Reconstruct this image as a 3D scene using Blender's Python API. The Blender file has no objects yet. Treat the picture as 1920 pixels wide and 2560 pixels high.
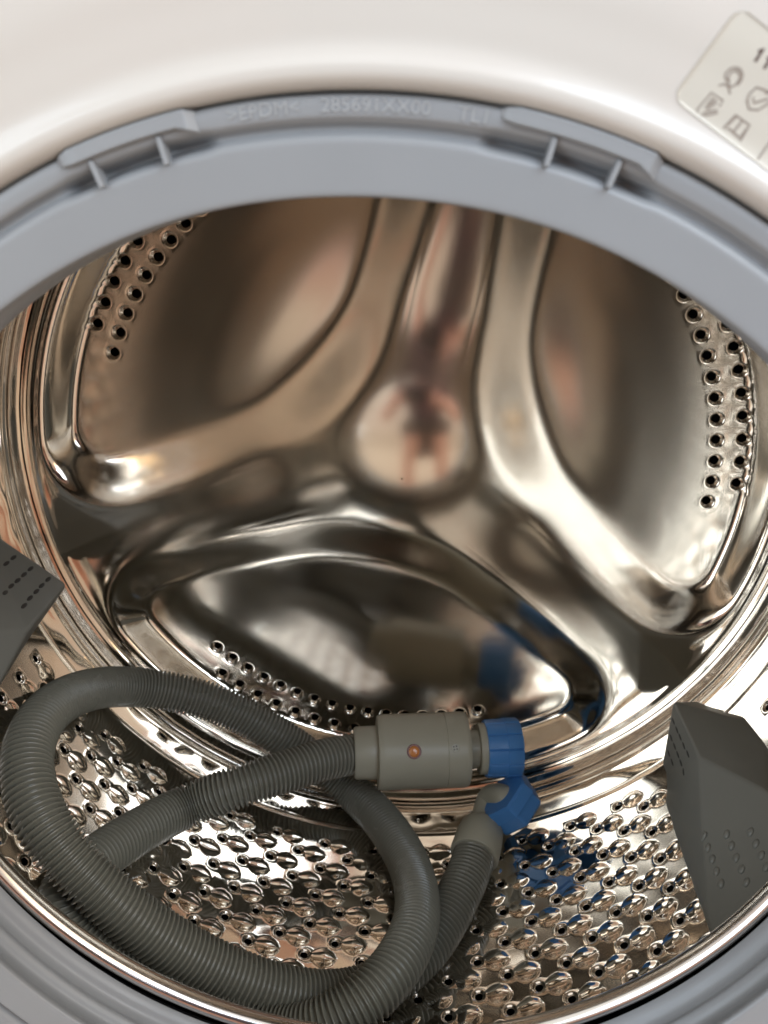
import bpy, bmesh, math, random
import numpy as np
from mathutils import Vector, Matrix
random.seed(7); rng = np.random.default_rng(7)
S = bpy.context.scene
C = S.collection
rad = math.radians
TURN = 23.25            # turns the measured angles round the drum axis (axis = +Y, up = +Z)

# ---------------------------------------------------------------- camera
LENS = 29.853
cam_r = np.array([[0.9179, 0.0695, -0.3907], [0.3421, 0.3603, 0.8678], [-0.2011, 0.9302, -0.3069]])
a = rad(TURN)
RY = np.array([[math.cos(a), 0, -math.sin(a)], [0, 1, 0], [math.sin(a), 0, math.cos(a)]])
CAM = RY @ np.array([0.0862, -0.2449, 0.1440])
AX = (RY @ cam_r.T).T                       # rows: right, up, forward
AX = np.array([v / np.linalg.norm(v) for v in AX])
cd = bpy.data.cameras.new('camera'); cam = bpy.data.objects.new('camera', cd); C.objects.link(cam)
mw = Matrix.Identity(4)
for i in range(3):
    mw[i][0], mw[i][1], mw[i][2], mw[i][3] = AX[0][i], AX[1][i], -AX[2][i], CAM[i]
cam.matrix_world = mw
cd.sensor_fit = 'VERTICAL'; cd.sensor_height = 36; cd.lens = LENS
cd.clip_start = 0.01; cd.clip_end = 60
cd.dof.use_dof = True; cd.dof.focus_distance = 0.40; cd.dof.aperture_fstop = 15
S.camera = cam
FPX = LENS / 36 * 2560

# ---------------------------------------------------------------- world and lamps
w = bpy.data.worlds.new('World'); S.world = w; w.use_nodes = True
nt = w.node_tree; bg = nt.nodes['Background']
tc = nt.nodes.new('ShaderNodeTexCoord'); sp = nt.nodes.new('ShaderNodeSeparateXYZ')
rp = nt.nodes.new('ShaderNodeValToRGB'); mp = nt.nodes.new('ShaderNodeMapRange')
nt.links.new(tc.outputs['Generated'], sp.inputs[0]); nt.links.new(sp.outputs['Z'], mp.inputs['Value'])
mp.inputs['From Min'].default_value = -1
nt.links.new(mp.outputs[0], rp.inputs[0]); nt.links.new(rp.outputs[0], bg.inputs[0])
rp.color_ramp.elements[0].position = 0.30; rp.color_ramp.elements[0].color = (0.90, 0.70, 0.49, 1)
rp.color_ramp.elements[1].position = 0.75; rp.color_ramp.elements[1].color = (0.83, 0.79, 0.74, 1)
for p_, c_ in ((0.43, (0.50, 0.395, 0.315, 1)), (0.55, (0.52, 0.435, 0.375, 1))):  # brown band near the horizon, added to darken the reflections in the steel arms
    e_ = rp.color_ramp.elements.new(p_); e_.color = c_
bg.inputs[1].default_value = 1.28

def area(name, loc, target, sx, sy, watts, col):
    ld = bpy.data.lights.new(name, 'AREA'); ld.shape = 'RECTANGLE'; ld.size = sx; ld.size_y = sy
    ld.energy = watts; ld.color = col
    o = bpy.data.objects.new(name, ld); C.objects.link(o); o.location = loc
    o.rotation_euler = (Vector(target) - Vector(loc)).to_track_quat('-Z', 'Y').to_euler()
    return o
area('window_light', (-1.4, -1.4, 0.30), (0, 0, 0.0), 1.1, 1.5, 18, (0.72, 0.87, 1.0))
area('skylight', (0.85, -1.05, 0.95), (-.05, 0.0, -0.1), 1.3, 1.1, 26, (0.66, 0.82, 1.0))
area('warm_lamp', (1.2, -0.5, 0.75), (.25, 0, 0.28), 1.0, 1.0, 6, (1.0, 0.72, 0.40))

S.view_settings.view_transform = 'Standard'; S.view_settings.look = 'None'
S.view_settings.exposure = 0.08; S.view_settings.gamma = 1

# ---------------------------------------------------------------- helpers
def pol(r, th, y):
    t = rad(th + TURN); return np.array([r * math.cos(t), y, r * math.sin(t)])
def ray(px, py):
    d = np.array([(px - 960) / FPX, (1280 - py) / FPX, 1.0]) @ AX
    return CAM, d / np.linalg.norm(d)
def on_plane(px, py, y):
    o, d = ray(px, py); return o + (y - o[1]) / d[1] * d
def on_cyl(px, py, r):
    o, d = ray(px, py); A = d[0]**2 + d[2]**2; B = o[0]*d[0] + o[2]*d[2]; K = o[0]**2 + o[2]**2 - r*r
    return o + (-B + math.sqrt(B*B - A*K)) / A * d

def mesh_obj(name, V, F, mat=None, parent=None, smooth=True):
    me = bpy.data.meshes.new(name)
    V = np.asarray(V, dtype=np.float32)
    if isinstance(F, np.ndarray):
        me.vertices.add(len(V)); me.vertices.foreach_set('co', V.ravel())
        n = len(F); k = F.shape[1]
        me.loops.add(n * k); me.loops.foreach_set('vertex_index', F.astype(np.int32).ravel())
        me.polygons.add(n); me.polygons.foreach_set('loop_start', np.arange(0, n * k, k, dtype=np.int32))
        me.update(calc_edges=True)
    else:
        me.from_pydata([tuple(map(float, v)) for v in V], [], F); me.update()
    me.polygons.foreach_set('use_smooth', [smooth] * len(me.polygons))
    if mat: me.materials.append(mat)
    o = bpy.data.objects.new(name, me); C.objects.link(o)
    if parent: o.parent = parent
    return o
def thing(name, label, cat, group=None):
    o = bpy.data.objects.new(name, None); C.objects.link(o); o.empty_display_size = 0.02
    o['label'] = label; o['category'] = cat
    if group: o['group'] = group
    return o
def bm_obj(name, bm, mat, parent=None, smooth=True, bevel=0, seg=2, angle=35):
    bmesh.ops.recalc_face_normals(bm, faces=bm.faces)
    me = bpy.data.meshes.new(name); bm.to_mesh(me); bm.free()
    me.polygons.foreach_set('use_smooth', [smooth] * len(me.polygons)); me.materials.append(mat)
    o = bpy.data.objects.new(name, me); C.objects.link(o)
    if parent: o.parent = parent
    if bevel:
        m = o.modifiers.new('bevel', 'BEVEL'); m.width = bevel; m.segments = seg
        m.limit_method = 'ANGLE'; m.angle_limit = rad(angle); m.harden_normals = True
    return o
def sstep(x, lo, hi):
    t = np.clip((x - lo) / (hi - lo), 0, 1); return t * t * (3 - 2 * t)
def revolve(name, prof, n, mat, parent=None, fn=None):
    prof = np.array(prof, float); th = np.arange(n) / n * 2 * np.pi
    R = np.repeat(prof[:, 0][:, None], n, 1); Y = np.repeat(prof[:, 1][:, None], n, 1); T = np.repeat(th[None, :], len(prof), 0)
    if fn: R, Y = fn(R, Y, T)
    V = np.stack([R * np.cos(T), Y, R * np.sin(T)], -1).reshape(-1, 3)
    i, j = np.meshgrid(np.arange(len(prof) - 1), np.arange(n), indexing='ij'); j2 = (j + 1) % n
    F = np.stack([i * n + j, i * n + j2, (i + 1) * n + j2, (i + 1) * n + j], -1).reshape(-1, 4)
    return mesh_obj(name, V, F, mat, parent)
def smooth_prof(p, sub=6):
    p = np.array(p, float); P = np.vstack([2*p[0]-p[1], p, 2*p[-1]-p[-2]]); out = []
    for k in range(1, len(P) - 2):
        for s in range(sub):
            t = s / sub; a0, a1, a2, a3 = P[k-1], P[k], P[k+1], P[k+2]
            out.append(0.5*((2*a1)+(-a0+a2)*t+(2*a0-5*a1+4*a2-a3)*t*t+(-a0+3*a1-3*a2+a3)*t**3))
    out.append(p[-1]); return np.array(out)

# ---------------------------------------------------------------- materials
def mat(name, col, rough=0.5, metal=0.0, spec=0.5, bump=0, bscale=200, var=0, vscale=20, coat=0, sss=0, stretch=None, rvar=0):
    m = bpy.data.materials.new(name); m.use_nodes = True; t = m.node_tree; b = t.nodes['Principled BSDF']
    b.inputs['Base Color'].default_value = (*col, 1); b.inputs['Roughness'].default_value = rough
    b.inputs['Metallic'].default_value = metal; b.inputs['Specular IOR Level'].default_value = spec
    b.inputs['Coat Weight'].default_value = coat
    if sss: b.inputs['Subsurface Weight'].default_value = sss; b.inputs['Subsurface Radius'].default_value = (.01, .005, .003); b.inputs['Subsurface Scale'].default_value = .5
    c = t.nodes.new('ShaderNodeTexCoord'); mp_ = t.nodes.new('ShaderNodeMapping'); t.links.new(c.outputs['Object'], mp_.inputs[0])
    if stretch: mp_.inputs['Rotation'].default_value = stretch[1]; mp_.inputs['Scale'].default_value = stretch[0]
    def noise(sc, det=4):
        n = t.nodes.new('ShaderNodeTexNoise'); n.inputs['Scale'].default_value = sc; n.inputs['Detail'].default_value = det
        t.links.new(mp_.outputs[0], n.inputs['Vector']); return n
    if var:
        n = noise(vscale); r = t.nodes.new('ShaderNodeMapRange'); r.inputs['To Min'].default_value = 1 - var; r.inputs['To Max'].default_value = 1 + var
        t.links.new(n.outputs['Fac'], r.inputs['Value']); mx = t.nodes.new('ShaderNodeVectorMath'); mx.operation = 'SCALE'
        mx.inputs[0].default_value = col; t.links.new(r.outputs[0], mx.inputs['Scale']); t.links.new(mx.outputs[0], b.inputs['Base Color'])
    if rvar:
        n = noise(vscale * 1.7, 6); r = t.nodes.new('ShaderNodeMapRange'); r.inputs['From Min'].default_value = .3; r.inputs['From Max'].default_value = .7
        r.inputs['To Min'].default_value = rough - rvar; r.inputs['To Max'].default_value = rough + rvar
        t.links.new(n.outputs['Fac'], r.inputs['Value']); t.links.new(r.outputs[0], b.inputs['Roughness'])
    if bump:
        n = noise(bscale, 5); bp = t.nodes.new('ShaderNodeBump'); bp.inputs['Strength'].default_value = 1; bp.inputs['Distance'].default_value = bump
        t.links.new(n.outputs['Fac'], bp.inputs['Height']); t.links.new(bp.outputs[0], b.inputs['Normal'])
    return m
M_white = mat('white_enamel', (0.61, 0.582, 0.54), 0.28, coat=0.3, bump=0.00003, bscale=350)
M_rubber = mat('grey_rubber', (0.268, 0.280, 0.293), 0.42, bump=0.00003, bscale=700, var=0.05, vscale=30, rvar=.05)
M_letter = mat('highlit_rubber_lettering', (0.36, 0.37, 0.378), 0.45)  # paler than the seal: the highlight on the letters is put into the colour
M_steel = mat('polished_steel', (0.85, 0.79, 0.715), 0.06, 1.0, bump=0.0000006, bscale=60, rvar=.015, vscale=40)
M_rear = mat('brushed_steel', (0.84, 0.765, 0.66), 0.185, 1.0, bump=0.000014, bscale=1.0, vscale=1, rvar=.03,
             stretch=((1500, 1500, 60), (0, rad(-8), 0)))
# the press polished the outer ring of the back plate; towards the hub it stays brushed
_t = M_rear.node_tree; _b = _t.nodes['Principled BSDF']; _c = _t.nodes.new('ShaderNodeTexCoord'); _m = _t.nodes.new('ShaderNodeVectorMath'); _m.operation = 'MULTIPLY'
_m.inputs[1].default_value = (1, 0, 1); _l = _t.nodes.new('ShaderNodeVectorMath'); _l.operation = 'LENGTH'; _r = _t.nodes.new('ShaderNodeMapRange')
_t.links.new(_c.outputs['Object'], _m.inputs[0]); _t.links.new(_m.outputs[0], _l.inputs[0]); _t.links.new(_l.outputs['Value'], _r.inputs['Value'])
for _k, _v in (('From Min', .178), ('From Max', .222), ('To Min', .18), ('To Max', .075)): _r.inputs[_k].default_value = _v
_t.links.new(_r.outputs[0], _b.inputs['Roughness'])
M_rim = mat('rim_steel', (0.74, 0.72, 0.70), 0.16, 1.0)
M_tub = mat('dark_tub_plastic', (0.02, 0.02, 0.02), 0.6)
M_paddle = mat('grey_paddle_plastic', (0.215, 0.208, 0.178), 0.42, bump=0.00002, bscale=900, var=.06, vscale=50)
M_hose = mat('hose_plastic', (0.188, 0.178, 0.140), 0.25, bump=0.00002, bscale=600, var=.12, vscale=25, rvar=.06)
M_valve = mat('valve_plastic', (0.37, 0.345, 0.265), 0.40, bump=0.00003, bscale=800, var=.05, vscale=60)
M_blue = mat('blue_plastic', (0.060, 0.205, 0.48), 0.38, bump=0.00002, bscale=600, var=.06, vscale=90)
M_amber = mat('amber_window', (0.60, 0.22, 0.06), 0.15)
M_amber2 = mat('brown_ring', (0.16, 0.03, 0.012), 0.3)
M_sticker = mat('sticker_paper', (0.575, 0.55, 0.485), 0.4, var=.02, vscale=60)
M_print = mat('brown_grey_print', (0.27, 0.225, 0.19), 0.6)
M_printdark = mat('dark_print', (0.09, 0.055, 0.045), 0.6)
M_screw = mat('screw_recess', (0.05, 0.045, 0.04), 0.5)
M_floor = mat('beige_tile', (0.46, 0.36, 0.27), 0.35, var=.08, vscale=3)

# ---------------------------------------------------------------- washing machine: cabinet, front panel, tub
machine = thing('washing_machine', 'white front loading washing machine whose round opening is ringed by a grey door seal', 'washing machine')

def build_panel():
    prof = smooth_prof([(.1880, -.0180), (.1862, -.0240), (.1863, -.0290), (.1870, -.0322), (.1886, -.0340), (.1908, -.0345), (.1932, -.0340), (.1960, -.0338),
                        (.2000, -.0343), (.2050, -.0350), (.212, -.0362), (.222, -.0371), (.232, -.0375)], 5)
    prof = list(map(tuple, prof)); n = 512; th = np.arange(n) / n * 2 * np.pi
    P = np.array(prof); V = []
    for r, y in P: V.append(np.stack([r*np.cos(th), 0*th+y, r*np.sin(th)], -1))
    # outward to the rectangular outline of the front
    x0, x1, z0, z1 = -.298, .298, -.40, .33
    bx = np.cos(th); bz = np.sin(th)
    s = np.minimum(np.where(bx > 0, x1/np.maximum(bx, 1e-9), x0/np.minimum(bx, -1e-9)), np.where(bz > 0, z1/np.maximum(bz, 1e-9), z0/np.minimum(bz, -1e-9)))
    for f in (.2, .5, 1.0):
        rr = .232 + (s - .232) * f
        V.append(np.stack([rr*bx, 0*th-.0375, rr*bz], -1))
    V.append(np.stack([s*bx*1.004, 0*th-.036, s*bz*1.004], -1))
    V.append(np.stack([s*bx*1.004, 0*th+.0, s*bz*1.004], -1))
    m = len(V); V = np.concatenate(V)
    i, j = np.meshgrid(np.arange(m-1), np.arange(n), indexing='ij'); j2 = (j+1) % n
    F = np.stack([i*n+j, i*n+j2, (i+1)*n+j2, (i+1)*n+j], -1).reshape(-1, 4)
    mesh_obj('front_panel', V, F, M_white, machine)
build_panel()
def box_bm(x0, x1, y0, y1, z0, z1):
    bm = bmesh.new(); vs = [bm.verts.new((x, y, z)) for x in (x0, x1) for y in (y0, y1) for z in (z0, z1)]
    for f in ((0,1,3,2),(4,6,7,5),(0,4,5,1),(2,3,7,6),(0,2,6,4),(1,5,7,3)): bm.faces.new([vs[k] for k in f])
    return bm
# cabinet shell (open at the front, behind the panel)
bm = bmesh.new()
c0 = [(-.297, .003, -.43), (.297, .003, -.43), (.297, .003, .329), (-.297, .003, .329)]
c1 = [(x, .45, z) for x, _, z in c0]
v0 = [bm.verts.new(v) for v in c0]; v1 = [bm.verts.new(v) for v in c1]
for k in range(4): bm.faces.new((v0[k], v0[(k+1) % 4], v1[(k+1) % 4], v1[k]))
bm.faces.new(v1[::-1])
bm_obj('cabinet', bm, M_white, machine, smooth=False)
bm_obj('control_panel', box_bm(-.298, .298, -.040, .45, .336, .42), M_white, machine, smooth=True, bevel=.006)
bm_obj('plinth', box_bm(-.29, .29, -.030, .44, -.45, -.404), M_white, machine, smooth=True, bevel=.003)
revolve('outer_tub', smooth_prof([(.1720, .002), (.19, .001), (.22, .004), (.262, .012), (.268, .05), (.268, .27), (.262, .300), (.2, .302), (.1, .302), (.002, .302)], 3), 128, M_tub, machine)

# ---------------------------------------------------------------- door seal
TABS = [(89.6, 78.2), (56.3, 43.9)]
def seal_fn(R, Y, T):
    deg = np.degrees(T) - TURN; deg = (deg + 180) % 360 - 180
    g = np.exp(-((R - .1785) / .0016) ** 2)
    for t0, t1 in TABS:
        m = sstep(deg, t1 - 1.2, t1 + .4) * (1 - sstep(deg, t0 - .4, t0 + 1.2))
        Y = Y + g * m * .0035
    # a few slow ripples: the rubber is never quite round
    R = R + .00025 * np.sin(T * 3 + 1) * (R < .180) + .00012 * np.sin(T * 11)
    return R, Y
seal_prof = smooth_prof([(.1935, -.0215), (.1900, -.0225), (.1872, -.0245), (.1859, -.0275), (.1853, -.0296), (.1840, -.0302), (.1822, -.0302),
    (.1808, -.0299), (.1799, -.0288), (.1792, -.0272), (.1783, -.0268), (.1775, -.0277), (.1768, -.0288), (.1756, -.0293), (.1735, -.0292),
    (.1700, -.0289), (.1665, -.0286), (.1646, -.0284), (.1637, -.0280), (.1634, -.0271), (.1640, -.0258), (.1655, -.0240), (.1672, -.0212),
    (.1676, -.0190), (.1664, -.0172), (.1658, -.0155), (.1668, -.0136), (.1672, -.0118), (.1668, -.0098), (.1650, -.0078), (.1641, -.0058), (.1645, -.0044), (.168, -.0030), (.173, -.0016), (.178, .0006)], 5)
seal = revolve('door_seal', seal_prof, 720, M_rubber, machine, seal_fn)

def arc_block(name, t0, t1, secs, parent, bev):
    """secs: list of (frac, r_in, r_out, y_front, y_back) along the arc"""
    bm = bmesh.new(); rings = []
    for f, ri, ro, yf, yb in secs:
        t = t0 + (t1 - t0) * f
        rings.append([bm.verts.new(pol(r, t, y)) for r, y in ((ri, yb), (ri, yf), (ro, yf), (ro, yb))])
    for a_, b_ in zip(rings, rings[1:]):
        for k in range(4): bm.faces.new((a_[k], a_[(k+1) % 4], b_[(k+1) % 4], b_[k]))
    bm.faces.new(rings[0]); bm.faces.new(rings[-1][::-1])
    return bm_obj(name, bm, M_rubber, parent, bevel=bev, seg=3, angle=20)
for t0, t1 in TABS:
    secs = [(0, .1838, .1852, -.0298, -.0285), (.05, .1830, .1860, -.0314, -.0285)]
    secs += [(f, .1826, .1864, -.0322, -.0285) for f in np.linspace(.12, .86, 12)]
    secs += [(.93, .1816, .1864, -.0322, -.0285), (1, .1806, .1856, -.0300, -.0285)]
    arc_block('seal_tab', t0, t1, secs, seal, .0006)
for t in (87.0, 81.4, 51.9, 46.9):
    w_ = .22
    arc_block('seal_rib', t - w_, t + w_, [(0, .1757, .1824, -.0311, -.026), (1, .1757, .1824, -.0311, -.026)], seal, .0005)

def text_mesh(txt, size, depth):
    cu = bpy.data.curves.new('t', 'FONT'); cu.body = txt; cu.size = size; cu.extrude = depth; cu.align_x = 'CENTER'; cu.align_y = 'CENTER'; cu.resolution_u = 3
    o = bpy.data.objects.new('t', cu); C.objects.link(o); bpy.context.view_layer.update()
    me = bpy.data.meshes.new_from_object(o.evaluated_get(bpy.context.evaluated_depsgraph_get())); bpy.data.objects.remove(o)
    return me
def arc_text(name, txt, tA, tB, r, y, h):
    me = text_mesh(txt, h * 1.38, .00016); co = np.array([v.co[:] for v in me.vertices])
    wdt = co[:, 0].max() - co[:, 0].min(); cx = (co[:, 0].max() + co[:, 0].min()) / 2
    cy = (co[:, 1].max() + co[:, 1].min()) / 2; sy = h / (co[:, 1].max() - co[:, 1].min())
    for v in me.vertices:
        f = (v.co.x - cx) / wdt + .5; th = tA + (tB - tA) * f
        v.co = pol(r + (v.co.y - cy) * sy, th, y - v.co.z)
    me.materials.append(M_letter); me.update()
    o = bpy.data.objects.new(name, me); C.objects.link(o); o.parent = seal; return o
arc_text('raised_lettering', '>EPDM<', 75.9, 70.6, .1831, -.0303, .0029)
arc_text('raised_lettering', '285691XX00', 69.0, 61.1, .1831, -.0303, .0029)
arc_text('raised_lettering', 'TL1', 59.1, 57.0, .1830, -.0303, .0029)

# ---------------------------------------------------------------- sticker at the right of the panel
sticker = thing('info_sticker', 'cream rounded sticker with brown icons stuck on the white panel at the upper right', 'sticker')
ST0 = on_plane(1682, 243, -.0352); STx = on_plane(1920, 424, -.0352) - ST0; STx /= np.linalg.norm(STx)   # along the lower edge
STn = np.array([0, -1, 0]); STy = np.cross(STn, STx) * 1.0
if (on_plane(1830, 20, -.0352) - ST0) @ STy < 0: STy = -STy
def st_uv(px, py):
    d = on_plane(px, py, -.0352) - ST0; return float(d @ STx), float(d @ STy)
PANEL = np.array([(.1886, -.0340), (.1908, -.0345), (.1932, -.0340), (.1960, -.0338), (.2000, -.0343), (.2050, -.0350), (.212, -.0362), (.222, -.0371), (.232, -.0375), (.5, -.0375)])
PS = smooth_prof(PANEL[:-1], 6); PS = np.vstack([PS, PANEL[-1:]])
def st_pt(u, v, lift):
    p = ST0 + STx * u + STy * v; r = math.hypot(p[0], p[2])
    return np.array([p[0], np.interp(r, PS[:, 0], PS[:, 1]) - lift, p[2]])
SW, SH = .075, .030
_, SH = st_uv(1827, 22); SH += .001
gu, gv, cr = 60, 26, .003
def corner(u, v):
    cx = min(max(u, cr), SW - cr); cy = min(max(v, cr), SH - cr); du, dv = u - cx, v - cy; L = math.hypot(du, dv)
    if L > cr: du *= cr / L; dv *= cr / L
    return cx + du, cy + dv
V = [st_pt(*corner(SW*i/gu, SH*j/gv), .00022) for i in range(gu+1) for j in range(gv+1)]
V2 = [st_pt(*corner(SW*i/gu, SH*j/gv), .00004) for i in range(gu+1) for j in range(gv+1)]
F = [(i*(gv+1)+j, (i+1)*(gv+1)+j, (i+1)*(gv+1)+j+1, i*(gv+1)+j+1) for i in range(gu) for j in range(gv)]
bd = [i*(gv+1) for i in range(gu+1)] + [gu*(gv+1)+j for j in range(1, gv+1)] + [i*(gv+1)+gv for i in range(gu-1, -1, -1)] + [j for j in range(gv-1, 0, -1)]
nV = len(V); F += [(bd[k], bd[(k+1) % len(bd)], bd[(k+1) % len(bd)] + nV, bd[k] + nV) for k in range(len(bd))]
mesh_obj('sticker_sheet', V + V2, F, M_sticker, sticker, smooth=True)
def stroke(name, paths, wpx, m, closed=False):
    """flat printed strokes; paths in photo pixels"""
    V = []; F = []
    for path in paths:
        p = np.array([st_uv(*q) for q in path]); cl = len(p) > 2 and np.allclose(p[0], p[-1])
        hw = wpx / FPX * .235 / 2
        for k in range(len(p)):
            a_ = p[k-1] if k else (p[-2] if cl else p[0]); b_ = p[k+1] if k < len(p)-1 else (p[1] if cl else p[-1])
            t = b_ - a_; t /= np.linalg.norm(t) + 1e-12; nn = np.array([-t[1], t[0]])
            V += [st_pt(*(p[k] + nn*hw), .0003), st_pt(*(p[k] - nn*hw), .0003)]
            if k: i = len(V); F.append((i-4, i-3, i-1, i-2))
    return mesh_obj(name, V, F, m, sticker, smooth=False)
q = lambda x, y: (1650 + x * .20347, y * .20347)      # zoomed sticker crop -> photo px
stroke('printed_number', [[q(1185, 640), q(1250, 605), q(1150, 765)], [q(1290, 730), q(1355, 690), q(1262, 852)]], 6.0, M_printdark)
stroke('rosette_icon', [[q(*p_) for p_ in ((850,1015),(800,960),(800,910),(850,850),(910,830),(975,850),(1010,910),(1000,980),(955,1050))],
                        [q(*p_) for p_ in ((850,1015),(850,1060),(880,1070),(930,1040),(975,970),(975,910),(930,870),(880,880),(840,940),(850,1015))],
                        [q(725,1050), q(800,1030), q(850,1075), q(865,1155)]], 3.6, M_print)
stroke('note_icon', [[q(*p_) for p_ in ((490,1380),(465,1350),(640,1135),(785,1235),(740,1305))],
                     [q(640,1195), q(715,1260)], [q(612,1230), q(690,1290)], [q(590,1262), q(655,1315)], [q(570,1300), q(620,1338)],
                     [q(*p_) for p_ in ((525,1405),(570,1375),(715,1350),(720,1385),(580,1415),(525,1405))]], 3.4, M_print)
stroke('book_icon', [[q(*p_) for p_ in ((800,1570),(940,1410),(1115,1535),(1005,1730),(985,1680),(920,1625),(870,1580),(800,1570))],
                     [q(1025,1480), q(920,1620)], [q(840,1540), q(950,1430)], [q(1090,1570), q(1010,1680)]], 4.2, M_print)
stroke('shield_icon', [[q(*p_) for p_ in ((1310,1160),(1290,1110),(1180,1075),(1095,1160),(1075,1240),(1105,1340),(1210,1352),(1290,1300),(1400,1220),(1370,1150),(1310,1120))],
                       [q(1145,1190), q(1155,1265), q(1330,1215)]], 4.0, M_print)
stroke('divider_line', [[q(1220, 1960), q(1345, 1775), q(1500, 1540)]], 3.2, M_print)

# ---------------------------------------------------------------- perforated sheet mesher
def perforated(name, P, us, vs, mu, mv, wrap, holes, half, r_out, r_hole, crater, drop, mat_, parent, rings=(1, .86, .72, .6, .5, .4)):
    """grid of P(u, v, extra) with round craters: holes = (u0, v0); mu, mv = metres per unit of u, v (mu may depend on v)"""
    nu, nv = len(us), len(vs)
    U, Vv = np.meshgrid(us, vs, indexing='ij')
    base = P(U.ravel(), Vv.ravel(), 0 * U.ravel())
    ncu = nu if wrap else nu - 1
    keep = np.ones((ncu, nv - 1), bool)
    verts = [base]; faces = []; off = len(base)
    du = us[1] - us[0]; dv = vs[1] - vs[0]
    idx = lambda i, j: (i % nu) * nv + j
    for (u0, v0) in holes:
        muv = mu(v0)
        i0 = math.floor((u0 - half / muv - us[0]) / du); i1 = math.ceil((u0 + half / muv - us[0]) / du)
        j0 = math.floor((v0 - half / mv - vs[0]) / dv); j1 = math.ceil((v0 + half / mv - vs[0]) / dv)
        if j0 < 0 or j1 > nv - 1: continue
        ii = [k % ncu if wrap else k for k in range(i0, i1)]
        if not keep[np.ix_(ii, range(j0, j1))].all(): continue
        keep[np.ix_(ii, range(j0, j1))] = False
        loop = [(i, j0) for i in range(i0, i1)] + [(i1, j) for j in range(j0, j1)] + [(i, j1) for i in range(i1, i0, -1)] + [(i0, j) for j in range(j1, j0, -1)]
        L = len(loop)
        bu = np.array([us[0] + i * du for i, j in loop]); bv = np.array([vs[0] + j * dv for i, j in loop])
        ang = np.arctan2((bv - v0) * mv, (bu - u0) * muv)
        prev = [idx(i, j) for i, j in loop]
        lst = [(r_out * f, crater(r_out * f)) for f in rings if r_out * f > r_hole] + [(r_hole, crater(r_hole)), (r_hole * .97, crater(r_hole) + drop * .4), (r_hole * .97, crater(r_hole) + drop)]
        for rr, h in lst:
            verts.append(P(u0 + rr * np.cos(ang) / muv, v0 + rr * np.sin(ang) / mv, np.full(L, h)))
            cur = list(range(off, off + L)); off += L
            for k in range(L): faces.append((prev[k], prev[(k+1) % L], cur[(k+1) % L], cur[k]))
            prev = cur
    i, j = np.nonzero(keep); i2 = (i + 1) % nu
    g = np.stack([i * nv + j, i2 * nv + j, i2 * nv + j + 1, i * nv + j + 1], -1)
    F = np.concatenate([g, np.array(faces, int)]) if faces else g
    return mesh_obj(name, np.concatenate(verts), F, mat_, parent)

# ---------------------------------------------------------------- the drum
drum = thing('washing_drum', 'polished stainless steel drum with perforated wall and three armed back, inside the grey seal', 'drum')
PADDLES = (-63.0, 57.0, 171.6)
RW = .245
# lattice of holes on the wall (angle in degrees, depth in metres)
lat = []
for k in range(-50, 60):
    th = -78.25 + 3.82 * k
    if th < -240 or th >= 119.5: continue
    if min(abs((th - p + 180) % 360 - 180) for p in PADDLES) < 10.2: continue
    for m in range(-4, 5):
        y = .111 + .0002 * k + (.0108 if k % 2 else 0) + .0216 * m
        if .026 < y < .1995: lat.append((th, y))
lat = np.array(lat)
def leaf(th, y):
    """height of the raised drops: th in deg, y in m, metres towards the axis"""
    h = np.zeros_like(th); s_deg = RW * math.pi / 180
    for t0, y0 in lat:
        d = (th - t0 + 180) % 360 - 180
        sel = np.nonzero((d > 0) & (d * s_deg < .018) & (np.abs(y - y0) < .0095))[0]
        if len(sel) == 0: continue
        s = d[sel] * s_deg * 1000; t = (y[sel] - y0) * 1000
        x_ = np.clip((s - 2.3) / 15.0, 0, 1)
        wd = 16.8 * x_ ** .8 * (1 - x_) ** .6
        q_ = np.clip(1 - (np.abs(t) / np.maximum(wd, .05)) ** 2.0, 0, 1)
        amp = .00125 * np.clip((s - 2.4) / 7.5, 0, 1) ** .8 * (1 - .35 * sstep(s, 11.5, 17))
        h[sel] = np.maximum(h[sel], amp * q_)
    return h
def wall_profile(y):
    """radius along the depth"""
    r = np.full_like(y, RW)
    r = r + .0018 * sstep(y, .2135, .2170) - .0010 * np.exp(-((y - .2130) / .0012) ** 2)
    r = r - .0009 * np.exp(-((y - .2385) / .0016) ** 2) - .0014 * np.exp(-((y - .2445) / .0013) ** 2) + .0008*np.exp(-((y - .2418)/.0012)**2)
    r = r - .0040 * sstep(y, .2475, .2560)
    f = np.clip((.024 - y) / .024, 0, 1)
    return r - .012 * f ** 2
def wall_P(th, y, ex):
    h = leaf(th, y) if len(th) < 400000 else np.concatenate([leaf(a_, b_) for a_, b_ in zip(np.array_split(th, 8), np.array_split(y, 8))])
    # nearly flat sheet with faint waviness from pressing
    wv = .00006 * np.sin(th * .9 + y * 160) + .00005 * np.sin(th * .37 - y * 90)
    r = wall_profile(y) - h + ex + wv
    t = np.radians(th + TURN); return np.stack([r * np.cos(t), y, r * np.sin(t)], -1)
def wall_crater(r):      # + = outwards
    return .0007 * (1 - sstep(np.array(r), .0022, .0039)) - .00030 * math.exp(-((r - .0038) / .0006) ** 2)
NU = 1540
us = -240 + np.arange(NU) * 360 / NU; vs = np.arange(.002, .2565, .00104)
perforated('drum_wall', wall_P, us, vs, lambda v: RW * math.pi / 180, 1.0, True, [tuple(p_) for p_ in lat], .0048, .0046, .0022, wall_crater, .0005, M_steel, drum)

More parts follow.
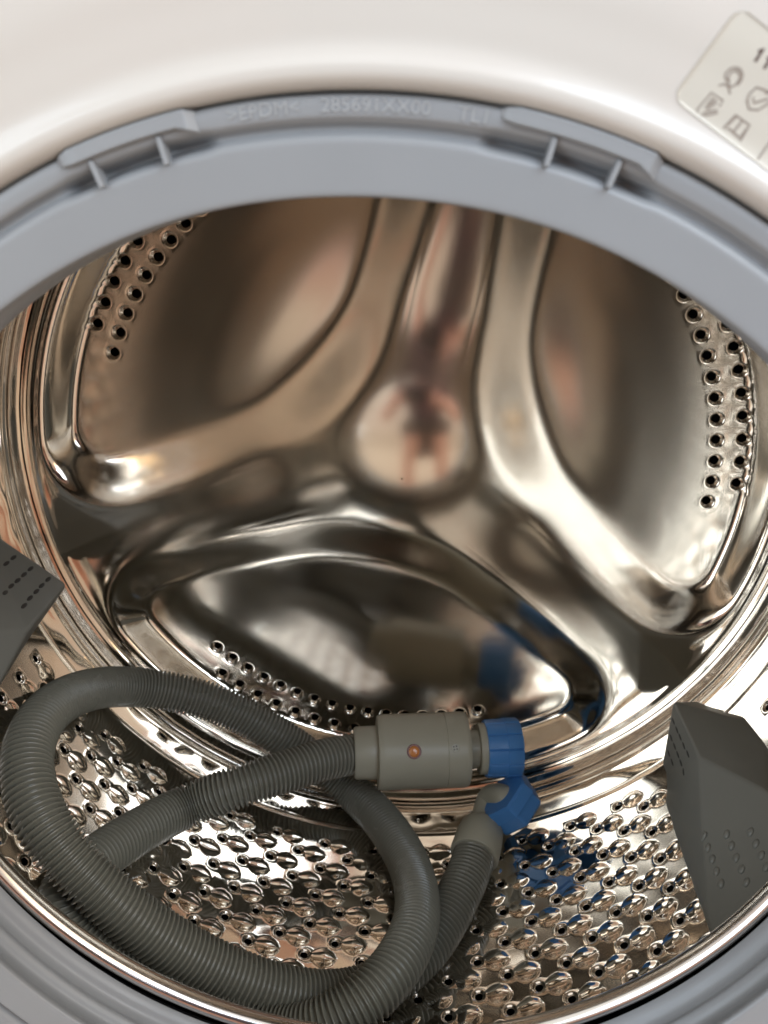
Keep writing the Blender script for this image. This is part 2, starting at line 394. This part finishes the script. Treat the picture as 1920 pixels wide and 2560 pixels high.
# back of the drum: three armed star standing proud of three recessed petals
ARM = 54.6
_hr = np.linspace(0, 300, 1200); _hs = _hr / 165 * (_hr < 47) + (47 / 165) * (1 - sstep(_hr, 47, 106)) * (_hr >= 47)
_hy = np.cumsum(_hs) * (_hr[1] - _hr[0])
def HUB_Y(R_): return np.interp(R_, _hr, _hy)
def back_y(r, th):
    R_ = r * 1000; T_ = np.radians(th)
    # the pressed star sits a little off the axis
    xs = R_ * np.cos(T_) - 7.5; zs = R_ * np.sin(T_) - 9.5; Rs = np.hypot(xs, zs); ts = np.degrees(np.arctan2(zs, xs))
    m = (ts - ARM) % 120; m = np.radians(np.minimum(m, 120 - m))
    wv = 18.4
    d1 = Rs * np.sin(m) - wv
    am = np.radians(120) - m
    d2 = np.where(am < np.pi/2, Rs * np.sin(np.minimum(am, np.pi/2)), Rs) - wv
    d = -34 * np.log(np.exp(-d1 / 34) + np.exp(-d2 / 34))
    d3 = 228.0 - R_
    def soft(x, e): return .5 * (x + np.sqrt(x * x + e * e))
    # the outline is rounded where the arm side and the rim side meet; the rim side wall is the steeper one
    RC = 54.0
    ea = soft(RC - d, 3.0); eb = soft(RC - d3, 3.0)
    wg = eb ** 1.6 / (ea ** 1.6 + eb ** 1.6)
    ds = RC - np.sqrt(ea * ea + eb * eb)
    W = 28 * (1 - wg) + 12.5 * wg
    t = ds / W
    t = soft(t - .02, .19) - soft(t - 1.0, .19)
    dep = 17.5 * np.clip(t, 0, 1.2)
    d = ds
    pc_ = Rs * np.cos(np.radians(60) - m)
    # the arms are softly crowned between hub and rim, and the petals slightly dished
    crown = 1.0 * np.clip(Rs * np.sin(m) / 19, 0, 1) ** 2 * sstep(Rs, 45, 95) * (1 - sstep(Rs, 145, 190))
    dish = .055 * (np.clip(pc_, 50, 205) - 125) * np.clip(t, 0, 1)
    bead = 1.0 * np.exp(-((d - 13.5) / 3.0) ** 2)          # faint step half way down the wall
    pc = (Rs * np.cos(np.radians(60) - m))
    floor_dome = -4.5 * np.exp(-((Rs * np.sin(np.radians(60) - m)) / 60) ** 2) * np.exp(-((pc - 118) / 42) ** 2) * sstep(d, 18, 60)
    hub = HUB_Y(Rs)
    rim = -1.2 * np.exp(-((R_ - 236) / 2.2) ** 2) + 1.0 * sstep(R_, 238, 243)
    y = .2388 + .001 * (dep + dish + crown + floor_dome * .3 + hub)
    f = sstep(R_, 229, 241)                       # the edge is folded into the seam of the wall
    return y * (1 - f) + .2552 * f + .001 * rim
def back_P(th, r, ex):
    y = back_y(r, th) + ex; t = np.radians(th + TURN)
    return np.stack([r * np.cos(t), y, r * np.sin(t)], -1)
bh = []
for r_, start, step, n in ((.1935, -156.1, 3.955, 16), (.2095, -151.6, 4.13, 14), (.1940, -29.7, 3.96, 14), (.2100, -25.9, 3.97, 13), (.1950, 136.8, -3.93, 15), (.2100, 133.1, -3.95, 14)):
    for k in range(n): bh.append((start + step * k, r_))
def back_crater(r): return .0021 * (1 - sstep(np.array(r), .0020, .0048)) - .00012 * math.exp(-((r - .0050) / .0008) ** 2)
NB = 1080
us = -240 + np.arange(NB) * 360 / NB; vs = np.arange(.0005, .2421, .00115)
perforated('drum_back', back_P, us, vs, lambda v: v * math.pi / 180, 1.0, True, bh, .0056, .0054, .0026, back_crater, .0015, M_rear, drum, rings=(1, .9, .8, .7, .6, .52))

# rolled front edge of the drum opening and the flange behind it
_o = pol(1, math.degrees(math.atan2(.005, .0015)), 0) * .0052
def rim_fn(R, Y, T):
    # the drum hangs a few millimetres off the centre of the seal
    f = 1 - sstep(R, .20, .23)
    X = (R + .0038 * f) * np.cos(T) + _o[0] * f; Z = (R + .0038 * f) * np.sin(T) + _o[2] * f
    T[:] = np.arctan2(Z, X); return np.hypot(X, Z), Y
revolve('drum_rim', smooth_prof([(.233, .002), (.215, .0015), (.190, .0045), (.175, .0060), (.1680, .0050), (.1655, .0020), (.1652, -.0015), (.1635, -.0034), (.1612, -.0030),
     (.1597, -.0008), (.1598, .0020), (.1612, .0042), (.1640, .0058), (.175, .0076), (.19, .0062), (.215, .0032), (.2335, .0035)], 6), 512, M_rim, drum, rim_fn)

# ---------------------------------------------------------------- paddles
def make_paddle():
    P = lambda r, th, y: Vector(pol(r, th + 63, y))
    v = dict(T=(.2435, -61.0, .2450), A=(.2120, -60.5, .2080), B=(.2450, -70.4, .212), Cc=(.2450, -71.8, .190), D=(.2455, -71.8, .045),
             F=(.2110, -60.2, .153), G=(.2330, -68.9, .150), bl=(.2360, -70.2, .086), br=(.2370, -67.0, .074), H=(.2260, -55.0, .116),
             Hf=(.2370, -56.5, .070), E=(.2415, -55.4, .193), E2=(.2420, -54.9, .155), Eb=(.2450, -55.2, .202), K=(.2450, -53.8, .150), L=(.2450, -54.0, .045), H2=(.2425, -54.6, .115))
    bm = bmesh.new(); q_ = {}
    for k, (r, t, y) in v.items(): q_[k] = bm.verts.new(P(r + (.004 if r > .2425 else 0), t, y))
    for f in (('T','A','B'), ('B','A','F'), ('B','F','G'), ('B','G','Cc'), ('Cc','G','bl'), ('Cc','bl','D'), ('G','F','bl'), ('F','H','bl'), ('bl','H','br'), ('br','H','Hf'),
              ('bl','br','D'), ('br','Hf','L'), ('br','L','D'), ('A','E','E2','H','F'), ('T','E','A'), ('T','Eb','E'), ('E','Eb','K'), ('E','K','E2'), ('E2','K','H2'), ('E2','H2','H'), ('H','H2','Hf'), ('H2','K','L'), ('H2','L','Hf')):
        bm.faces.new([q_[k] for k in f])
    bmesh.ops.recalc_face_normals(bm, faces=bm.faces)
    me = bpy.data.meshes.new('p'); bm.to_mesh(me); bm.free()
    o = bpy.data.objects.new('p', me); C.objects.link(o)
    m = o.modifiers.new('b', 'BEVEL'); m.width = .0018; m.segments = 3; m.limit_method = 'ANGLE'; m.angle_limit = rad(9)
    bpy.context.view_layer.update()
    me2 = bpy.data.meshes.new_from_object(o.evaluated_get(bpy.context.evaluated_depsgraph_get())); bpy.data.objects.remove(o)
    bm = bmesh.new(); bm.from_mesh(me2)
    # studs on the two dimpled faces
    def stud_grid(a_, b_, c_, n1, n2, sz, skip=0):
        a_, b_, c_ = (np.array(P(*v_)) for v_ in (a_, b_, c_)); e1 = b_ - a_; e2 = c_ - a_
        n_ = np.cross(e1, e2); n_ /= np.linalg.norm(n_)
        if n_ @ (np.array(P(.1, -60, .1)) - a_) < 0: n_ = -n_
        x1 = e1 / np.linalg.norm(e1); x2 = np.cross(n_, x1)
        for i in range(n1):
            for j in range(n2):
                c0_ = a_ + e1 * i / max(n1-1, 1) + e2 * j / max(n2-1, 1)
                if (i + j) % 2 and skip: c0_ = c0_ + e1 * .5 / max(n1-1, 1)
                r = bmesh.ops.create_icosphere(bm, subdivisions=2, radius=1)
                sc = Matrix(((x1[0], x2[0], n_[0], c0_[0]), (x1[1], x2[1], n_[1], c0_[1]), (x1[2], x2[2], n_[2], c0_[2]), (0, 0, 0, 1))) @ Matrix.Diagonal((sz[0], sz[1], sz[2], 1))
                bmesh.ops.transform(bm, matrix=sc, verts=r['verts'])
    from mathutils.bvhtree import BVHTree
    tree = BVHTree.FromBMesh(bm)
    def studs(px_list, turn, sz, slant):
        Mi = Matrix.Rotation(-rad(turn), 4, 'Y').inverted()
        for px, py in px_list:
            o_, d_ = ray(px, py); o_ = Mi @ Vector(o_); d_ = (Mi.to_3x3() @ Vector(d_))
            hit, n_, _i, _d = tree.ray_cast(o_, d_)
            if hit is None: continue
            if n_.dot(d_) > 0: n_ = -n_
            x1 = (Vector(slant) - n_ * n_.dot(Vector(slant))).normalized(); x2 = n_.cross(x1)
            r = bmesh.ops.create_icosphere(bm, subdivisions=2, radius=1)
            mt = Matrix(((x1[0], x2[0], n_[0], hit[0]), (x1[1], x2[1], n_[1], hit[1]), (x1[2], x2[2], n_[2], hit[2]), (0, 0, 0, 1))) @ Matrix.Diagonal((*sz, 1))
            bmesh.ops.transform(bm, matrix=mt, verts=r['verts'])
    k1 = .3390; studs([(1500 + x*k1, 1650 + y*k1) for x, y in ((795,1385),(828,1470),(858,1560),(893,1650),(935,1285),(970,1370),(1005,1460),(1045,1545),(1080,1640),(1110,1270),(1150,1355),(1190,1440),(1225,1528))], -63.0, (.0026, .0018, .0011), (1, 0, 0))
    studs([(1500 + 765*k1, 1650 + 1303*k1)], -63.0, (.0032, .0016, .0010), (1, 0, 0))
    k2 = .2939; main = bm; bm = bmesh.new()
    studs([(x*k2, 1150 + y*k2) for x, y in ((115,830),(55,880),(260,925),(205,975),(150,1025),(95,1072),(45,1128),(410,1015),(355,1068),(310,1118),(255,1175),(205,1240))], 171.6, (.0034, .0012, .00035), (0, 1, 0))
    slots = bpy.data.meshes.new('drain_slots'); bm.to_mesh(slots); bm.free(); slots.materials.append(M_screw); bm = main
    me3 = bpy.data.meshes.new('paddle'); bm.to_mesh(me3); bm.free()
    me3.polygons.foreach_set('use_smooth', [True] * len(me3.polygons)); me3.materials.append(M_paddle)
    try: me3.set_sharp_from_angle(angle=rad(30))
    except Exception: pass
    return me3, slots
pm, slots = make_paddle()
for th in PADDLES:
    o = bpy.data.objects.new('paddle', pm); C.objects.link(o); o.parent = drum
    o.rotation_euler = (0, -rad(th), 0)
    d_ = bpy.data.objects.new('drain_slots', slots); C.objects.link(d_); d_.parent = o; d_['kind'] = 'stuff'

# ---------------------------------------------------------------- inlet hose
hose = thing('water_hose', 'coiled dark grey ribbed water hose with blue end nuts lying in the drum', 'hose')
HR = .0131
k_ = 1920 / 1659
# display pixel, how: ('c', radius) on a cylinder round the drum axis or ('y', depth)
path = [((775,1628),'y',.214), ((700,1640),'y',.198), ((600,1672),'y',.180), ((500,1704),'y',.166), ((400,1742),'c',.224), ((300,1795),'c',.228), ((215,1850),'c',.230),
        ((150,1905),'c',.231), ((122,1960),'c',.231), ((160,2030),'c',.231), ((280,2120),'c',.231), ((430,2190),'c',.231), ((590,2240),'c',.229),
        ((710,2212),'c',.215), ((812,2142),'c',.206), ((880,2050),'c',.206), ((903,1960),'c',.214), ((885,1870),'c',.226), ((835,1785),'c',.231), ((768,1715),'c',.231),
        ((690,1652),'y',.2395), ((600,1588),'y',.2395), ((500,1532),'y',.2380), ((400,1500),'y',.2330), ((300,1484),'y',.2230), ((210,1486),'c',.2270), ((130,1515),'c',.2210), ((78,1568),'c',.2170),
        ((55,1640),'c',.213), ((65,1720),'c',.209), ((103,1800),'c',.205), ((163,1872),'c',.203), ((243,1948),'c',.204), ((340,2022),'c',.209), ((440,2080),'c',.215), ((540,2124),'c',.220),
        ((640,2150),'c',.226), ((740,2154),'c',.231), ((830,2124),'c',.232), ((900,2072),'c',.232), ((950,2010),'c',.232), ((985,1945),'c',.231), ((1015,1880),'c',.231), ((1032,1822),'c',.230)]
pts = []
for (x, y), how, v in path:
    pts.append(on_cyl(x*k_, y*k_, v) if how == 'c' else on_plane(x*k_, y*k_, v))
pts = np.array(pts)
def dense(p, n=24):
    P = np.vstack([2*p[0]-p[1], p, 2*p[-1]-p[-2]]); out = []
    for i in range(1, len(P)-2):
        t = (np.arange(n)/n)[:, None]; a0, a1, a2, a3 = P[i-1], P[i], P[i+1], P[i+2]
        out.append(.5*((2*a1)+(-a0+a2)*t+(2*a0-5*a1+4*a2-a3)*t*t+(-a0+3*a1-3*a2+a3)*t**3))
    out.append(p[-1:]); return np.concatenate(out)
def resample(p, step):
    s = np.r_[0, np.cumsum(np.linalg.norm(np.diff(p, axis=0), axis=1))]; n = int(s[-1] / step); u = np.linspace(0, s[-1], n + 1)
    return np.stack([np.interp(u, s, p[:, i]) for i in range(3)], -1), u
dp = dense(pts)
for _ in range(3):
    q0, _u = resample(dp, .004); g = q0.copy()
    for _i in range(4): g[1:-1] = (g[:-2] + 2*g[1:-1] + g[2:]) / 4
    dp = g
dp = dense(dp, 8)
PITCH = .00285
cl, u = resample(dp, PITCH / 7)
def tube(name, cl, radii, nseg, mat_, parent, caps=False):
    T = np.gradient(cl, axis=0); T /= np.linalg.norm(T, axis=1)[:, None]
    Nn = np.zeros_like(T); ref = np.array([0, 0, 1.]); n0 = np.cross(T[0], ref); n0 /= np.linalg.norm(n0); Nn[0] = n0
    for i in range(1, len(T)):
        v = Nn[i-1] - T[i] * (Nn[i-1] @ T[i]); Nn[i] = v / np.linalg.norm(v)
    B = np.cross(T, Nn); a_ = np.arange(nseg) / nseg * 2 * np.pi
    V = cl[:, None, :] + radii[:, None, None] * (Nn[:, None, :] * np.cos(a_)[None, :, None] + B[:, None, :] * np.sin(a_)[None, :, None])
    m = len(cl); V = V.reshape(-1, 3)
    i, j = np.meshgrid(np.arange(m-1), np.arange(nseg), indexing='ij'); j2 = (j+1) % nseg
    F = np.stack([i*nseg+j, i*nseg+j2, (i+1)*nseg+j2, (i+1)*nseg+j], -1).reshape(-1, 4)
    return mesh_obj(name, V, F, mat_, parent)
ph = (u / PITCH) % 1
rr = HR - .0030 * (.5 + .5 * np.cos(2 * np.pi * ph)) ** 1.15 + .00012 * np.sin(u * 37)
tube('hose_tube', cl, rr, 36, M_hose, hose)

# valve body on the upper end
def frame_from(p0, p1, up=(0, 0, 1)):
    z = (p1 - p0); L = np.linalg.norm(z); z = z / L; x = np.cross(np.array(up, float), z); x /= np.linalg.norm(x); y = np.cross(z, x)
    M = Matrix.Identity(4)
    for i in range(3): M[i][0], M[i][1], M[i][2], M[i][3] = x[i], y[i], z[i], p0[i]
    return M, L
def lathe(name, prof, M, mat_, parent, n=64, fn=None, sub=1):
    """prof: (axial, radius) in metres"""
    prof = smooth_prof(prof, sub) if sub > 1 else np.array(prof, float)
    th = np.arange(n) / n * 2 * np.pi; V = []
    for z, r in prof:
        for t in th:
            r_ = fn(z, r, t) if fn else r
            V.append(M @ Vector((r_ * math.cos(t), r_ * math.sin(t), z)))
    F = []
    m = len(prof)
    for i in range(m-1):
        for j in range(n): F.append((i*n+j, i*n+(j+1) % n, (i+1)*n+(j+1) % n, (i+1)*n+j))
    F.append(tuple(range(n))[::-1]); F.append(tuple((m-1)*n+j for j in range(n)))
    o = mesh_obj(name, V, F, mat_, parent)
    try: o.data.set_sharp_from_angle(angle=rad(32))
    except Exception: pass
    return o
Z7 = lambda x, y: (800 + x * .36166, 1700 + y * .36166)
p0 = on_plane(*Z7(285, 503), .212); p1 = on_plane(*Z7(1300, 468), .226)
VM, VL = frame_from(p0, p1)
z_of = lambda x: VL * (x - 285) / (1300 - 285)
VR = .0236
def body_fn(z, r, t):
    # rounded square-ish section of the valve housing
    k = .035 * math.cos(4 * (t - .3)); return r * (1 - k * .5)
za, zb, zc = z_of(395), z_of(850), z_of(1010)
vb = lathe('valve_body', [(za-.0005, .0165), (za, VR*.955), (za+.0012, VR*.985), (za+.004, VR), (zb-.0002, VR*1.005), (zb, VR*.992), (zb+.0004, VR*.992), (zb+.0006, VR*1.008), (zc-.0035, VR*1.012), (zc-.001, VR*.995), (zc, VR*.96), (zc+.0002, .017)],
      VM, M_valve, hose, 96, body_fn)
lathe('valve_collar', [(z_of(235), .0122), (z_of(237), .0158), (z_of(250), .0166), (z_of(385), .0170), (z_of(395), .0168)], VM, M_valve, hose, 64)
lathe('valve_neck', [(zc, .0125), (z_of(1085), .0122), (z_of(1090), .0160), (z_of(1100), .0165), (z_of(1135), .0165), (z_of(1140), .0150), (z_of(1180), .0150)], VM, M_valve, hose, 64)
def nut_fn(n=12, d=.05):
    def f(z, r, t):
        if r < .0155: return r
        p_ = (t * n / (2*math.pi)) % 1
        return r * (1 - d * (1 if p_ > .86 else 0))
    return f
def make_nut(name, M, z0, z1, R_, parent):
    return lathe(name, [(z0+.003, .0140), (z0, .0146), (z0, R_*.93), (z0+.0012, R_*.965), (z0+(z1-z0)*.55, R_*.985), (z0+(z1-z0)*.56, R_*1.01), (z1-.0012, R_), (z1, R_*.96), (z1, .0135), (z0+.004, .0125)], M, M_blue, parent, 144, nut_fn())
make_nut('union_nut', VM, z_of(1135), z_of(1372), .0192, hose)
# indicator window and screw on the housing: find where the view ray meets the housing
def on_body(px, py, R_=VR*1.0):
    o, d = ray(px, py); Mi = np.array(VM.inverted()); o2 = (Mi @ np.append(o, 1))[:3]; d2 = (Mi @ np.append(d, 0))[:3]
    A = d2[0]**2+d2[1]**2; B = o2[0]*d2[0]+o2[1]*d2[1]; K = o2[0]**2+o2[1]**2-R_**2; disc = max(B*B-A*K, 0)
    t = (-B - math.sqrt(disc)) / A; p = o2 + t*d2; nrm = Vector((p[0], p[1], 0)).normalized()
    pw = VM @ Vector(p); nw = (VM.to_3x3() @ nrm).normalized(); return np.array(pw), np.array(nw)
pw, nw = on_body(*Z7(650, 495), VR*.985)
Mw, _ = frame_from(pw - nw*.0010, pw + nw*.001)
ring = lathe('indicator_ring', [(0, .0046), (.0020, .0046), (.0024, .0043), (.0024, .0036), (.0012, .0034)], Mw, M_amber2, vb, 40)
lathe('indicator_window', [(.0006, .0035), (.0018, .0034), (.0022, .0026), (.0024, .0012), (.00242, .0002)], Mw, M_amber, vb, 32)
pw, nw = on_body(*Z7(935, 470), VR*1.002)
Mw, _ = frame_from(pw - nw*.0010, pw + nw*.001)
sc = lathe('screw', [(0, .0028), (.0015, .0028), (.0017, .0025), (.0017, .0002)], Mw, M_valve, vb, 32)
for k in range(4):
    t = rad(45 + 90*k + 8); c0 = Vector((math.cos(t)*.00125, math.sin(t)*.00125, .00178)); V = [Mw @ (c0 + Vector((.0005*math.cos(t+s), .0005*math.sin(t+s), 0))) for s in np.arange(8)*math.pi/4]
    mesh_obj('screw_mark', V, [tuple(range(8))], M_screw, vb, smooth=False)

# lower end: sleeve, elbow, second nut
e0 = cl[-1]; Tn = cl[-1] - cl[-20]; Tn /= np.linalg.norm(Tn)
SM, _ = frame_from(e0 - Tn*.003, e0 + Tn*.02, (0, 1, 0))
lathe('hose_sleeve', [(-.008, .0118), (-.008, .0148), (-.0065, .0155), (.006, .0150), (.014, .0142), (.0165, .0128), (.0175, .0105)], SM, M_valve, hose, 64)
n0 = on_cyl(*Z7(1285, 815), .217); n1 = on_cyl(*Z7(1400, 925), .231)
ep = [e0 + Tn*.012, on_cyl(*Z7(1155, 865), .227), on_cyl(*Z7(1195, 805), .222), n0 + (n1-n0)*.05, n0 + (n1-n0)*.7]
ec, eu = resample(dense(np.array(ep), 10), .0008)
tube('elbow_pipe', ec, np.full(len(ec), .0082), 40, M_valve, hose)
NM, NL = frame_from(n0 - (n1-n0)*.25, n1)
def hexf(z, r, t):
    if r < .012: return r
    m = (t + .35) % (math.pi/3) - math.pi/6
    return r * (math.cos(math.pi/6) / math.cos(m)) * 1.06
lathe('union_nut', [(.0004, .0040), (0, .0042), (0, .0165), (.0015, .0185), (.0085, .0192), (.0090, .0178), (.0175, .0172), (.0190, .0160), (.0190, .0110), (.004, .0100)], NM, M_blue, hose, 96, hexf)

# ---------------------------------------------------------------- floor in front of the machine (seen in the reflections)
fl = mesh_obj('floor', [(-6, -6, -.45), (6, -6, -.45), (6, 3, -.45), (-6, 3, -.45)], [(0, 1, 2, 3)], M_floor, smooth=False); fl['kind'] = 'structure'

# ---------------------------------------------------------------- the one who takes the picture (mirrored in the steel)
M_skin = mat('skin', (0.74, 0.41, 0.32), 0.5, var=.06, vscale=30, sss=.05)
M_cloth = mat('dark_cloth', (0.055, 0.052, 0.055), 0.8, bump=.0004, bscale=60)
M_shirt = mat('mauve_cloth', (0.11, 0.06, 0.075), 0.8, bump=.0004, bscale=60)
M_phone = mat('black_phone', (0.01, 0.01, 0.012), 0.2)
M_hair = mat('dark_hair', (0.03, 0.02, 0.015), 0.6)
person = thing('person', 'person crouching in front of the machine, holding up a phone, mirrored in the steel hub', 'person')
def skinned(name, chains, m, sub=2):
    V = []; E = []; Rr = []
    seen = {}
    for ch in chains:
        prev = None
        for (x, y, z, r) in ch:
            k = (round(x, 4), round(y, 4), round(z, 4))
            if k not in seen: seen[k] = len(V); V.append((x, y, z)); Rr.append(r)
            if prev is not None and prev != seen[k]: E.append((prev, seen[k]))
            prev = seen[k]
    me = bpy.data.meshes.new(name); me.from_pydata(V, E, []); me.update()
    o = bpy.data.objects.new(name, me); C.objects.link(o)
    md = o.modifiers.new('skin', 'SKIN')
    if name in ('body', 'shirt', 'shorts'): o.location.y = .29
    for i, r in enumerate(Rr): me.skin_vertices[0].data[i].radius = (r, r)
    me.skin_vertices[0].data[0].use_root = True
    md.use_smooth_shade = True
    sb = o.modifiers.new('sub', 'SUBSURF'); sb.levels = sub; sb.render_levels = sub
    me.materials.append(m); o.parent = person
    return o
hip = (.10, -.86, -.14); chest = (.08, -.77, .26)
LK, RK = (.015, -.66, .04), (.165, -.66, .04)
body = skinned('body', [[(*hip,.11),(.10,-.84,.02,.11),(.09,-.80,.16,.12),(*chest,.09),(.08,-.76,.33,.05),(.075,-.74,.39,.05)],
    [(*chest,.09),(-.08,-.75,.26,.050),(-.17,-.74,.08,.042),(-.16,-.66,.09,.034),(-.10,-.565,.14,.027),(-.085,-.545,.155,.030)],
    [(*chest,.09),(.24,-.75,.26,.050),(.31,-.74,.08,.042),(.27,-.66,.09,.034),(.155,-.56,.14,.027),(.13,-.535,.155,.030)],
    [(*hip,.11),(.02,-.82,-.14,.07),(*LK,.055),(-.02,-.72,-.24,.045),(-.02,-.74,-.41,.036),(-.03,-.62,-.43,.032)],
    [(*hip,.11),(.16,-.82,-.14,.07),(*RK,.055),(.20,-.72,-.24,.045),(.20,-.74,-.41,.036),(.21,-.62,-.43,.032)]], M_skin)
shirt = skinned('shirt', [[(*hip,.125),(.10,-.84,.02,.125),(.09,-.80,.16,.132),(*chest,.104)],
    [(*chest,.104),(-.08,-.75,.26,.064),(-.12,-.745,.19,.057)], [(*chest,.104),(.24,-.75,.26,.064),(.27,-.745,.19,.057)]], M_shirt)
M_trousers = mat('taupe_cloth', (0.05, 0.042, 0.04), 0.8, bump=.0004, bscale=60)
shorts = skinned('shorts', [[(.09,-.86,-.12,.134),(.09,-.86,-.20,.12)], [(.09,-.86,-.12,.134),(.03,-.80,-.10,.098),(*LK,.092),(.015,-.69,-.05,.080)], [(.09,-.86,-.12,.134),(.15,-.80,-.10,.098),(*RK,.092),(.165,-.69,-.05,.080)]], M_trousers)
# head with brow, nose, chin and ears
bm = bmesh.new(); bmesh.ops.create_uvsphere(bm, u_segments=32, v_segments=24, radius=1)
for v in bm.verts:
    x, y, z = v.co
    f = -y
    sx = .074 * (1 - .22 * max(-z, 0)); sy = .092; sz = .115
    y2 = y * sy
    if f > .2:
        y2 -= .022 * math.exp(-(x/.16)**2) * math.exp(-((z + .08)/.16)**2) + .008 * math.exp(-(x/.35)**2) * math.exp(-((z + .42)/.10)**2) - .007 * (math.exp(-((abs(x) - .36)/.14)**2) * math.exp(-((z - .08)/.10)**2))
        y2 -= .010 * math.exp(-(x/.4)**2) * math.exp(-((z + .85)/.2)**2)
    v.co = (x * sx, y2, z * sz)
bmesh.ops.transform(bm, matrix=Matrix.Translation((.07, -.43, .47)) @ Matrix.Rotation(rad(18), 4, 'X'), verts=bm.verts)
head = bm_obj('head', bm, M_skin, person)
bm = bmesh.new(); bmesh.ops.create_uvsphere(bm, u_segments=32, v_segments=24, radius=1)
bmesh.ops.transform(bm, matrix=Matrix.Translation((.07, -.452, .492)) @ Matrix.Rotation(rad(18), 4, 'X') @ Matrix.Diagonal((.082, .094, .112, 1)), verts=bm.verts)
bm_obj('hair', bm, M_hair, person)
# hands: palm ends of the arms plus five curled fingers each, on the phone's edges
Fw = AX[2]; Up = AX[1]; Rt = AX[0]
def loc(a_, b_, c_): return tuple(CAM + Rt*a_ + Up*b_ + Fw*c_)
for sgn in (-1, 1):
    for k in range(4):
        ch = [loc(sgn*.105, -.045 + .019*k, -.075), loc(sgn*.098, -.043 + .020*k, -.045), loc(sgn*.088, -.042 + .020*k, -.018), loc(sgn*.062 + sgn*.004*k, -.041 + .020*k, -.010)]
        skinned('finger', [[(*p_, r_) for p_, r_ in zip(ch, (.0095, .009, .0085, .0075))]], M_skin, 1)
    ch = [loc(sgn*.100, -.030, -.085), loc(sgn*.080, -.015, -.070), loc(sgn*.055, .0, -.034)]
    skinned('thumb', [[(*p_, r_) for p_, r_ in zip(ch, (.013, .011, .009))]], M_skin, 1)
phone = thing('smartphone', 'black smartphone held up in both hands in front of the drum', 'phone')
bm = box_bm(-.080, .080, -.038, .038, -.0045, .0045)
bm.transform(Matrix([[Rt[i], Up[i], Fw[i], (CAM - Fw*.022 + Rt*(-.0) + Up*(-.0))[i]] for i in range(3)] + [[0, 0, 0, 1]]))
bm_obj('phone_case', bm, M_phone, phone, bevel=.003)
